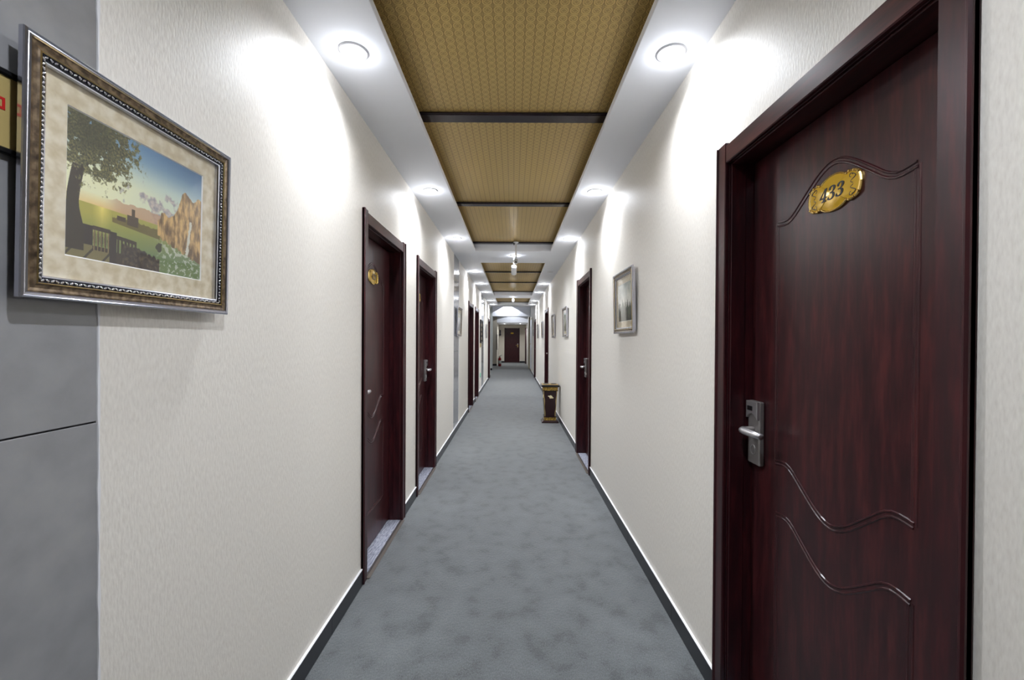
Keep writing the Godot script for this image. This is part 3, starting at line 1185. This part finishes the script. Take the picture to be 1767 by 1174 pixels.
# ==================================================================== signs and boards
func build_signs() -> void:
	# gilt sign with black rails, running behind the large picture
	var t := thing("direction_sign", "gilt sign with black rails and red mark behind the large picture", "sign", Vector3(XL, 1.765, -0.60), PI / 2)
	var st := begin()
	box(st, Vector3(-0.16, -0.060, 0.0004), Vector3(0.150, 0.060, 0.005), 0.0008)
	obj("sign_face", st, "sign_gold", t)
	for s in [-1, 1]:
		st = begin()
		var yy: float = s * 0.060
		box(st, Vector3(-0.165, minf(yy, yy + s * 0.010), 0.0004), Vector3(0.155, maxf(yy, yy + s * 0.010), 0.010), 0.002)
		obj("sign_rail", st, "black_plastic", t)
	st = begin()
	ribbon(st, rect_path(0.02, 0.016), [Vector2(-0.002, 0.005), Vector2(-0.002, 0.0058), Vector2(0.002, 0.0058), Vector2(0.002, 0.005)])
	var mk := obj("sign_mark", st, "sign_red", t)
	mk.position = Vector3(0.102, 0.012, 0)
	# dark notice board on the far tile strip
	t = thing("notice_board", "tall dark notice board on the far left tile strip", "notice board", Vector3(XL, 1.61, -11.38), PI / 2)
	st = begin()
	ribbon(st, rect_path(0.66, 0.54), [Vector2(0, 0.012), Vector2(0, 0.028), Vector2(0.03, 0.032), Vector2(0.035, 0.028), Vector2(0.035, 0.001)])
	obj("board_frame", st, "black_plastic", t)
	st = begin()
	box(st, Vector3(-0.332, -0.272, 0.001), Vector3(0.332, 0.272, 0.014))
	obj("board_face", st, "bin_brown", t)
	var mt := begin()
	for k in 4:
		box(mt, Vector3(-0.28, -0.22 + k * 0.12, 0.0135), Vector3(0.28, -0.15 + k * 0.12, 0.0160), 0.001)
	obj("board_slips", mt, "bronze", t)
	t = thing("gilt_plaque", "small gilt plaque under the dark notice board", "sign", Vector3(XL, 1.25, -11.20), PI / 2)
	st = begin()
	box(st, Vector3(-0.2, -0.055, 0.0004), Vector3(0.2, 0.055, 0.010), 0.002)
	obj("plaque_face", st, "sign_gold", t)
	st = begin()
	ribbon(st, rect_path(0.4, 0.11), [Vector2(-0.006, 0.010), Vector2(-0.004, 0.0125), Vector2(0.0, 0.0115), Vector2(0.001, 0.002)])
	obj("plaque_rim", st, "old_gold", t)
	# low green exit marker
	t = thing("exit_marker", "small round green exit marker low on the left wall", "sign", Vector3(XL, 0.46, -11.28), PI / 2)
	st = smooth_begin()
	lathe(st, [Vector2(0.085, 0.0004), Vector2(0.085, 0.004), Vector2(0.08, 0.007), Vector2(0.0, 0.008)], 28, Transform3D(Basis(Vector3.RIGHT, PI / 2).scaled(Vector3(1.5, 0.75, 1)), Vector3.ZERO))
	obj("marker_face", st, "sign_green", t)
	st = begin()
	box(st, Vector3(-0.05, -0.008, 0.0074), Vector3(0.03, 0.008, 0.0095))
	poly(st, [Vector2(0.03, 0.025), Vector2(0.07, 0.0), Vector2(0.03, -0.025)], 0.0092)
	obj("marker_arrow", st, "label_white", t)
	# small dark wall plate beyond the last right door
	t = thing("wall_plate", "small dark wall plate beyond the last right-hand door", "sign", Vector3(XR, 1.68, -16.75), -PI / 2)
	st = begin()
	box(st, Vector3(-0.17, -0.13, 0.0004), Vector3(0.17, 0.13, 0.02), 0.004)
	obj("plate_face", st, "navy_plastic", t)
	st = begin()
	ribbon(st, rect_path(0.34, 0.26), [Vector2(-0.02, 0.02), Vector2(-0.016, 0.024), Vector2(0.0, 0.022), Vector2(0.002, 0.001)])
	obj("plate_rim", st, "grey_plastic", t)

# ==================================================================== litter bin
func taper(st: SurfaceTool, y0: float, y1: float, a0: float, a1: float, ch := 0.0) -> void:
	# square frustum with half widths a0 (bottom) and a1 (top)
	var b := []
	for lv in [[y0, a0], [y1, a1]]:
		var a: float = lv[1]
		b.append([Vector3(-a + ch, lv[0], a), Vector3(a - ch, lv[0], a), Vector3(a, lv[0], a - ch), Vector3(a, lv[0], -a + ch), Vector3(a - ch, lv[0], -a), Vector3(-a + ch, lv[0], -a), Vector3(-a, lv[0], -a + ch), Vector3(-a, lv[0], a - ch)])
	for i in 8:
		var j := (i + 1) % 8
		quad(st, b[0][j], b[0][i], b[1][i], b[1][j])
	for i in range(1, 7):
		tri(st, b[1][0], b[1][i + 1], b[1][i])
		tri(st, b[0][0], b[0][i], b[0][i + 1])

func build_bin() -> void:
	var t := thing("litter_bin", "dark brown and gilt litter bin with ashtray top against the right wall", "litter bin", Vector3(0.634, 0, -7.31))
	var st := begin()
	taper(st, 0.0, 0.018, 0.142, 0.142, 0.006)
	taper(st, 0.018, 0.042, 0.138, 0.112, 0.006)
	obj("plinth", st, "bin_brown", t)
	st = begin()
	taper(st, 0.042, 0.092, 0.100, 0.100, 0.004)
	obj("lower_band", st, "bin_gold", t)
	st = begin()
	taper(st, 0.092, 0.108, 0.106, 0.106, 0.004)
	taper(st, 0.108, 0.535, 0.088, 0.112, 0.012)
	obj("body", st, "bin_brown", t)
	# waved gilt corner trims
	for sx in [-1, 1]:
		for sz in [-1, 1]:
			st = begin()
			var prev := []
			for i in 13:
				var y := 0.108 + 0.425 * i / 12.0
				var a := 0.0895 + 0.0245 * i / 12.0
				var w := 0.012 + 0.005 * sin(i * 1.05)
				var row := [Vector3(sx * (a - w), y, sz * (a + 0.001)), Vector3(sx * (a + 0.002), y, sz * (a + 0.002)), Vector3(sx * (a + 0.001), y, sz * (a - w))]
				if i > 0:
					for k in 2:
						if sx * sz > 0:
							quad(st, prev[k], row[k], row[k + 1], prev[k + 1])
						else:
							quad(st, prev[k + 1], row[k + 1], row[k], prev[k])
				prev = row
			obj("corner_trim", st, "old_gold", t)
	st = begin()
	taper(st, 0.535, 0.545, 0.128, 0.132, 0.004)
	obj("neck_moulding", st, "bin_brown", t)
	st = begin()
	taper(st, 0.545, 0.602, 0.124, 0.126, 0.004)
	obj("upper_band", st, "bin_gold", t)
	st = begin()
	taper(st, 0.602, 0.612, 0.134, 0.152, 0.008)
	taper(st, 0.612, 0.630, 0.156, 0.156, 0.012)
	taper(st, 0.630, 0.640, 0.152, 0.140, 0.010)
	obj("rim", st, "black_plastic", t)
	st = begin()
	taper(st, 0.640, 0.646, 0.134, 0.128, 0.006)
	obj("ashtray_top", st, "bin_gold", t)
	for sx in [-1, 1]:
		st = smooth_begin()
		lathe(st, [Vector2(0.050, 0.0), Vector2(0.052, 0.006), Vector2(0.047, 0.008), Vector2(0.044, 0.003), Vector2(0.0, 0.0025)], 20, Transform3D(Basis(), Vector3(sx * 0.064, 0.645, 0.0)))
		obj("ashtray_bowl", st, "black_plastic", t)
	# gilt flower on the front and on the side
	for k in 2:
		st = begin()
		for i in 5:
			var an := TAU * i / 5.0 + 0.4
			var c := Vector2(cos(an), sin(an)) * 0.017
			lathe(st, [Vector2(0.013, 0.0), Vector2(0.011, 0.005), Vector2(0.0, 0.007)], 10, Transform3D(Basis(Vector3.RIGHT, PI / 2), Vector3(c.x, c.y, 0)))
		for s in [-1, 1]:
			lathe(st, [Vector2(0.010, 0.0), Vector2(0.008, 0.004), Vector2(0.0, 0.005)], 8, Transform3D(Basis(Vector3.RIGHT, PI / 2).scaled(Vector3(1.8, 1.0, 1)), Vector3(s * 0.030, -s * 0.014, 0)))
		lathe(st, [Vector2(0.008, 0.0), Vector2(0.006, 0.009), Vector2(0.0, 0.011)], 10, Transform3D(Basis(Vector3.RIGHT, PI / 2), Vector3.ZERO))
		var f := obj("flower_ornament", st, "cream_metal", t)
		if k == 0:
			f.position = Vector3(0.008, 0.435, 0.1075)
		else:
			f.position = Vector3(-0.1075, 0.435, 0)
			f.rotation.y = -PI / 2

# ==================================================================== security cameras
func build_cameras() -> void:
	# one faces the viewer, hung from the end of the near coffer
	var t := thing("security_camera", "white security camera facing the viewer, hung from the ceiling", "camera", Vector3(0.035, YP - 0.016, -5.86))
	var st := smooth_begin()
	lathe(st, [Vector2(0.0, -0.022), Vector2(0.012, -0.022), Vector2(0.030, -0.012), Vector2(0.036, -0.004), Vector2(0.036, 0.0)], 24)
	obj("ceiling_mount", st, "white_plastic", t)
	st = begin()
	tube(st, [Vector3(-0.028, -0.040, 0.012), Vector3(-0.030, -0.022, 0.010), Vector3(-0.020, -0.006, 0.004)], [0.012, 0.011, 0.006], 12)
	obj("cable_gland", st, "black_plastic", t)
	st = smooth_begin()
	tube(st, [Vector3(0, -0.015, 0), Vector3(0, -0.226, -0.01), Vector3(0, -0.236, -0.03)], [0.011, 0.011, 0.010], 14)
	obj("drop_pole", st, "white_plastic", t)
	var body := Transform3D(Basis(Vector3.RIGHT, PI / 2 + 0.12), Vector3(0.0, -0.258, -0.03))
	st = smooth_begin()
	lathe(st, [Vector2(0.0, -0.06), Vector2(0.028, -0.06), Vector2(0.034, -0.05), Vector2(0.035, 0.062), Vector2(0.033, 0.066), Vector2(0.031, 0.066), Vector2(0.0305, 0.060), Vector2(0.0, 0.060)], 28, body)
	obj("camera_body", st, "white_plastic", t)
	st = smooth_begin()
	lathe(st, [Vector2(0.013, 0.059), Vector2(0.013, 0.064), Vector2(0.009, 0.066), Vector2(0.0, 0.066)], 20, body.translated_local(Vector3(0.0, 0, 0.010)))
	obj("lens", st, "black_plastic", t)
	for s in [-1, 1]:
		st = smooth_begin()
		lathe(st, [Vector2(0.008, 0.059), Vector2(0.008, 0.063), Vector2(0.0, 0.064)], 14, body.translated_local(Vector3(s * 0.013, 0, -0.014)))
		obj("infrared_lamp", st, "grey_plastic", t)
	# the other looks away down the corridor from under the cross beam
	t = thing("security_camera", "white security camera aimed away down the corridor under a downlight", "camera", Vector3(0.010, YC, -6.42))
	st = smooth_begin()
	lathe(st, [Vector2(0.0, -0.018), Vector2(0.012, -0.018), Vector2(0.026, -0.010), Vector2(0.030, 0.0)], 20, Transform3D(Basis(), Vector3(-0.0, 0, 0.02)))
	obj("ceiling_mount", st, "white_plastic", t)
	st = smooth_begin()
	tube(st, [Vector3(0, -0.012, 0.02), Vector3(0, -0.10, 0.02), Vector3(0, -0.125, 0.01)], [0.009, 0.009, 0.009], 12)
	obj("drop_pole", st, "white_plastic", t)
	body = Transform3D(Basis(Vector3.RIGHT, 0.7), Vector3(0.0, -0.19, -0.02))
	st = smooth_begin()
	lathe(st, [Vector2(0.0, -0.075), Vector2(0.034, -0.075), Vector2(0.039, -0.068), Vector2(0.039, 0.055), Vector2(0.034, 0.066), Vector2(0.020, 0.072), Vector2(0.0, 0.074)], 28, body)
	obj("camera_body", st, "white_plastic", t)
	st = smooth_begin()
	lathe(st, [Vector2(0.0, -0.078), Vector2(0.018, -0.078), Vector2(0.020, -0.074)], 20, body)
	obj("lens", st, "black_plastic", t)
	# a third, under the second cross beam
	t = thing("security_camera", "small white security camera under the second cross beam", "camera", Vector3(0.0, YC, -12.52))
	st = smooth_begin()
	tube(st, [Vector3(0, 0, 0), Vector3(0, -0.05, 0)], [0.012, 0.010], 12)
	obj("drop_pole", st, "white_plastic", t)
	body = Transform3D(Basis(Vector3.RIGHT, 0.7), Vector3(0.0, -0.085, 0.0))
	st = smooth_begin()
	lathe(st, [Vector2(0.0, -0.05), Vector2(0.034, -0.05), Vector2(0.039, -0.04), Vector2(0.039, 0.035), Vector2(0.03, 0.048), Vector2(0.0, 0.052)], 20, body)
	obj("camera_body", st, "white_plastic", t)

# ==================================================================== the far end
func build_far_end() -> void:
	var st := begin()
	# end wall with the door opening
	var hw := DOOR_W / 2 + 0.02
	var cx := -0.052
	box(st, Vector3(-3.4, 0, Z_END - 0.2), Vector3(cx - hw, 3.05, Z_END))
	box(st, Vector3(cx + hw, 0, Z_END - 0.2), Vector3(1.3, 3.05, Z_END))
	box(st, Vector3(cx - hw, DOOR_H + 0.02, Z_END - 0.2), Vector3(cx + hw, 3.05, Z_END))
	structure(obj("wall_end", st, "far_wall"), "beige wall closing the far end of the corridor", "wall")
	door_unit("door_10", Vector3(cx, 0, Z_END), 0.0, 1, "", "dark door with brass lock in the far end wall", 26.0)
	# lobby on the left: outer wall and the two returns that face the viewer
	st = begin()
	box(st, Vector3(-3.4, 0, Z_END), Vector3(-3.2, 3.05, -L_END + 0.2))
	box(st, Vector3(-3.2, 0, -L_END), Vector3(XL - 0.22, 3.05, -L_END + 0.2))
	structure(obj("wall_lobby", st, "far_wall"), "beige outer wall of the lobby opening to the left", "wall")
	st = begin()
	box(st, Vector3(-3.2, 0, -20.0), Vector3(-0.94, 3.05, -19.6))
	structure(obj("wall_pier", st, "far_wall_grey"), "pale grey wall pier on the left beyond the last left door", "wall")
	st = begin()
	box(st, Vector3(-3.2, 0, Z_END), Vector3(-0.86, 3.05, -23.1))
	structure(obj("wall_return", st, "far_wall"), "beige wall return on the left beside the fire extinguisher", "wall")
	# beams
	st = begin()
	box(st, Vector3(-0.94, 2.476, -20.0), Vector3(XR, 3.05, -19.6))
	structure(obj("trim_4", st, "white"), "white beam over the corridor with a scallop of light", "beam")
	st = begin()
	box(st, Vector3(-0.86, 2.326, -26.3), Vector3(XR, 3.05, -23.1))
	structure(obj("trim_5", st, "white"), "white dropped ceiling in front of the far end door", "beam")
	# baseboards of the far end
	var b := group_node("baseboard_end", "black baseboard around the far end of the corridor", "baseboard")
	for e in [[-0.95 - 0.3, -0.94, -19.6, -19.588], [-1.2, -0.86, -23.1, -23.088], [-0.86, cx - hw - 0.05, Z_END, Z_END + 0.012], [cx + hw + 0.05, XR, Z_END, Z_END + 0.012]]:
		st = begin()
		box(st, Vector3(e[0], 0, e[2]), Vector3(e[1], 0.10, e[3]), 0.001)
		obj("baseboard_tile", st, "base_black", b)
		st = begin()
		box(st, Vector3(e[0], 0.10, e[2]), Vector3(e[1], 0.106, e[3]), 0.001)
		obj("white_bead", st, "bead", b)
	# lamps over the far end
	downlight(Vector3(-0.24, 3.05, -19.44), "downlight throwing a scallop on the white beam at the far end", true, 1.0, 62.0)
	downlight(Vector3(0.0, 3.05, -22.3), "downlight between the two white beams at the far end", true, 1.0, 66.0)
	downlight(Vector3(-0.486, 2.326, -24.7), "downlight in the dropped ceiling before the far end door")
	downlight(Vector3(0.42, 2.326, -24.7), "second downlight in the dropped ceiling before the far end door")
	downlight(Vector3(-1.9, 3.05, -18.0), "downlight in the side lobby at the far left")
	# utility cupboard with white leaves on the right wall
	var t := thing("utility_cupboard", "white double-leaf cupboard door flush in the far right wall", "cupboard", Vector3(XR, 0, -18.9), -PI / 2)
	st = begin()
	ribbon(st, rect_path(1.50, 2.2), [Vector2(0.0, 0.001), Vector2(0.0, 0.012), Vector2(0.05, 0.012), Vector2(0.05, 0.0)])
	var fr := obj("cupboard_frame", st, "beige_trim", t)
	fr.position.y = 1.2
	for s in [-1, 1]:
		st = begin()
		box(st, Vector3(minf(0.002 * s, 0.745 * s), 0.105, 0.0005), Vector3(maxf(0.002 * s, 0.745 * s), 2.295, 0.008), 0.001)
		var lf := obj("cupboard_leaf", st, "white_door", t)
		st = smooth_begin()
		lathe(st, [Vector2(0.010, 0.0), Vector2(0.010, 0.02), Vector2(0.022, 0.028), Vector2(0.020, 0.042), Vector2(0.0, 0.048)], 14, Transform3D(Basis(Vector3.RIGHT, PI / 2), Vector3(s * 0.06, 1.22, 0.008)))
		obj("knob", st, "old_gold", lf)
	# pilaster edge beyond the cupboard
	st = begin()
	box(st, Vector3(XR - 0.05, 0.0, -20.7), Vector3(XR, 2.476, -20.45), 0.004)
	structure(obj("trim_6", st, "beige_trim"), "narrow beige pilaster on the far right wall", "pilaster")
	# dark door standing ajar out of the right wall near the end
	t = thing("ajar_door", "dark door standing ajar at the far right corner", "door", Vector3(XR, 0, -25.1))
	st = begin()
	box(st, Vector3(-0.10, 0.01, -0.02), Vector3(-0.001, 2.10, 0.02), 0.003)
	obj("leaf", st, "dark_far_door", t)
	st = begin()
	box(st, Vector3(-0.035, 0.0, -0.9), Vector3(-0.001, 2.14, -0.025), 0.003)
	obj("frame", st, "dark_far_door", t)
	# wall fitting on the end wall
	t = thing("wall_fitting", "dark wall fitting with a rounded foot on the far end wall", "fitting", Vector3(-0.775, 1.66, Z_END))
	st = begin()
	box(st, Vector3(-0.03, 0.04, 0.0005), Vector3(0.03, 0.34, 0.05), 0.008)
	obj("upright", st, "navy_plastic", t)
	st = smooth_begin()
	lathe(st, [Vector2(0.0, -0.03), Vector2(0.05, -0.02), Vector2(0.065, 0.02), Vector2(0.05, 0.06), Vector2(0.0, 0.07)], 18, Transform3D(Basis(), Vector3(0, 0.02, 0.07)))
	obj("foot", st, "navy_plastic", t)
	# dark pipe on the corner of the wall return
	t = thing("corner_pipe", "thin dark upright pipe on the corner left of the end door", "pipe", Vector3(-0.845, 0, -23.07))
	st = smooth_begin()
	tube(st, [Vector3(0, 0.86, 0), Vector3(0, 1.70, 0)], [0.013, 0.013], 10)
	obj("pipe", st, "black_plastic", t)
	for y in [0.9, 1.66]:
		st = begin()
		box(st, Vector3(-0.02, y - 0.012, -0.03), Vector3(0.02, y + 0.012, 0.016), 0.003)
		obj("bracket", st, "steel_dark", t)
	# fire extinguisher
	t = thing("fire_extinguisher", "red fire extinguisher standing on the carpet left of the end door", "extinguisher", Vector3(-0.685, 0, -22.6))
	st = smooth_begin()
	lathe(st, [Vector2(0.0, 0.0), Vector2(0.075, 0.0), Vector2(0.080, 0.02), Vector2(0.080, 0.38), Vector2(0.072, 0.43), Vector2(0.045, 0.465), Vector2(0.022, 0.475), Vector2(0.022, 0.5), Vector2(0.0, 0.5)], 24)
	obj("cylinder", st, "red_paint", t)
	st = smooth_begin()
	lathe(st, [Vector2(0.0810, 0.14), Vector2(0.0812, 0.15), Vector2(0.0812, 0.30), Vector2(0.0810, 0.31)], 24)
	obj("paper_label", st, "label_white", t)
	st = begin()
	box(st, Vector3(-0.018, 0.49, -0.018), Vector3(0.018, 0.53, 0.018), 0.004)
	box(st, Vector3(-0.01, 0.53, -0.008), Vector3(0.11, 0.542, 0.008), 0.003)
	obj("valve", st, "black_plastic", t)
	st = begin()
	tube(st, [Vector3(0.0, 0.545, 0), Vector3(0.05, 0.575, 0), Vector3(0.12, 0.60, 0)], [0.008, 0.009, 0.008], 8)
	obj("squeeze_lever", st, "black_plastic", t)
	st = smooth_begin()
	tube(st, [Vector3(-0.015, 0.51, 0), Vector3(-0.07, 0.50, 0.02), Vector3(-0.095, 0.42, 0.03), Vector3(-0.095, 0.2, 0.03), Vector3(-0.088, 0.12, 0.03)], [0.009, 0.009, 0.009, 0.009, 0.012], 10)
	obj("hose", st, "black_plastic", t)
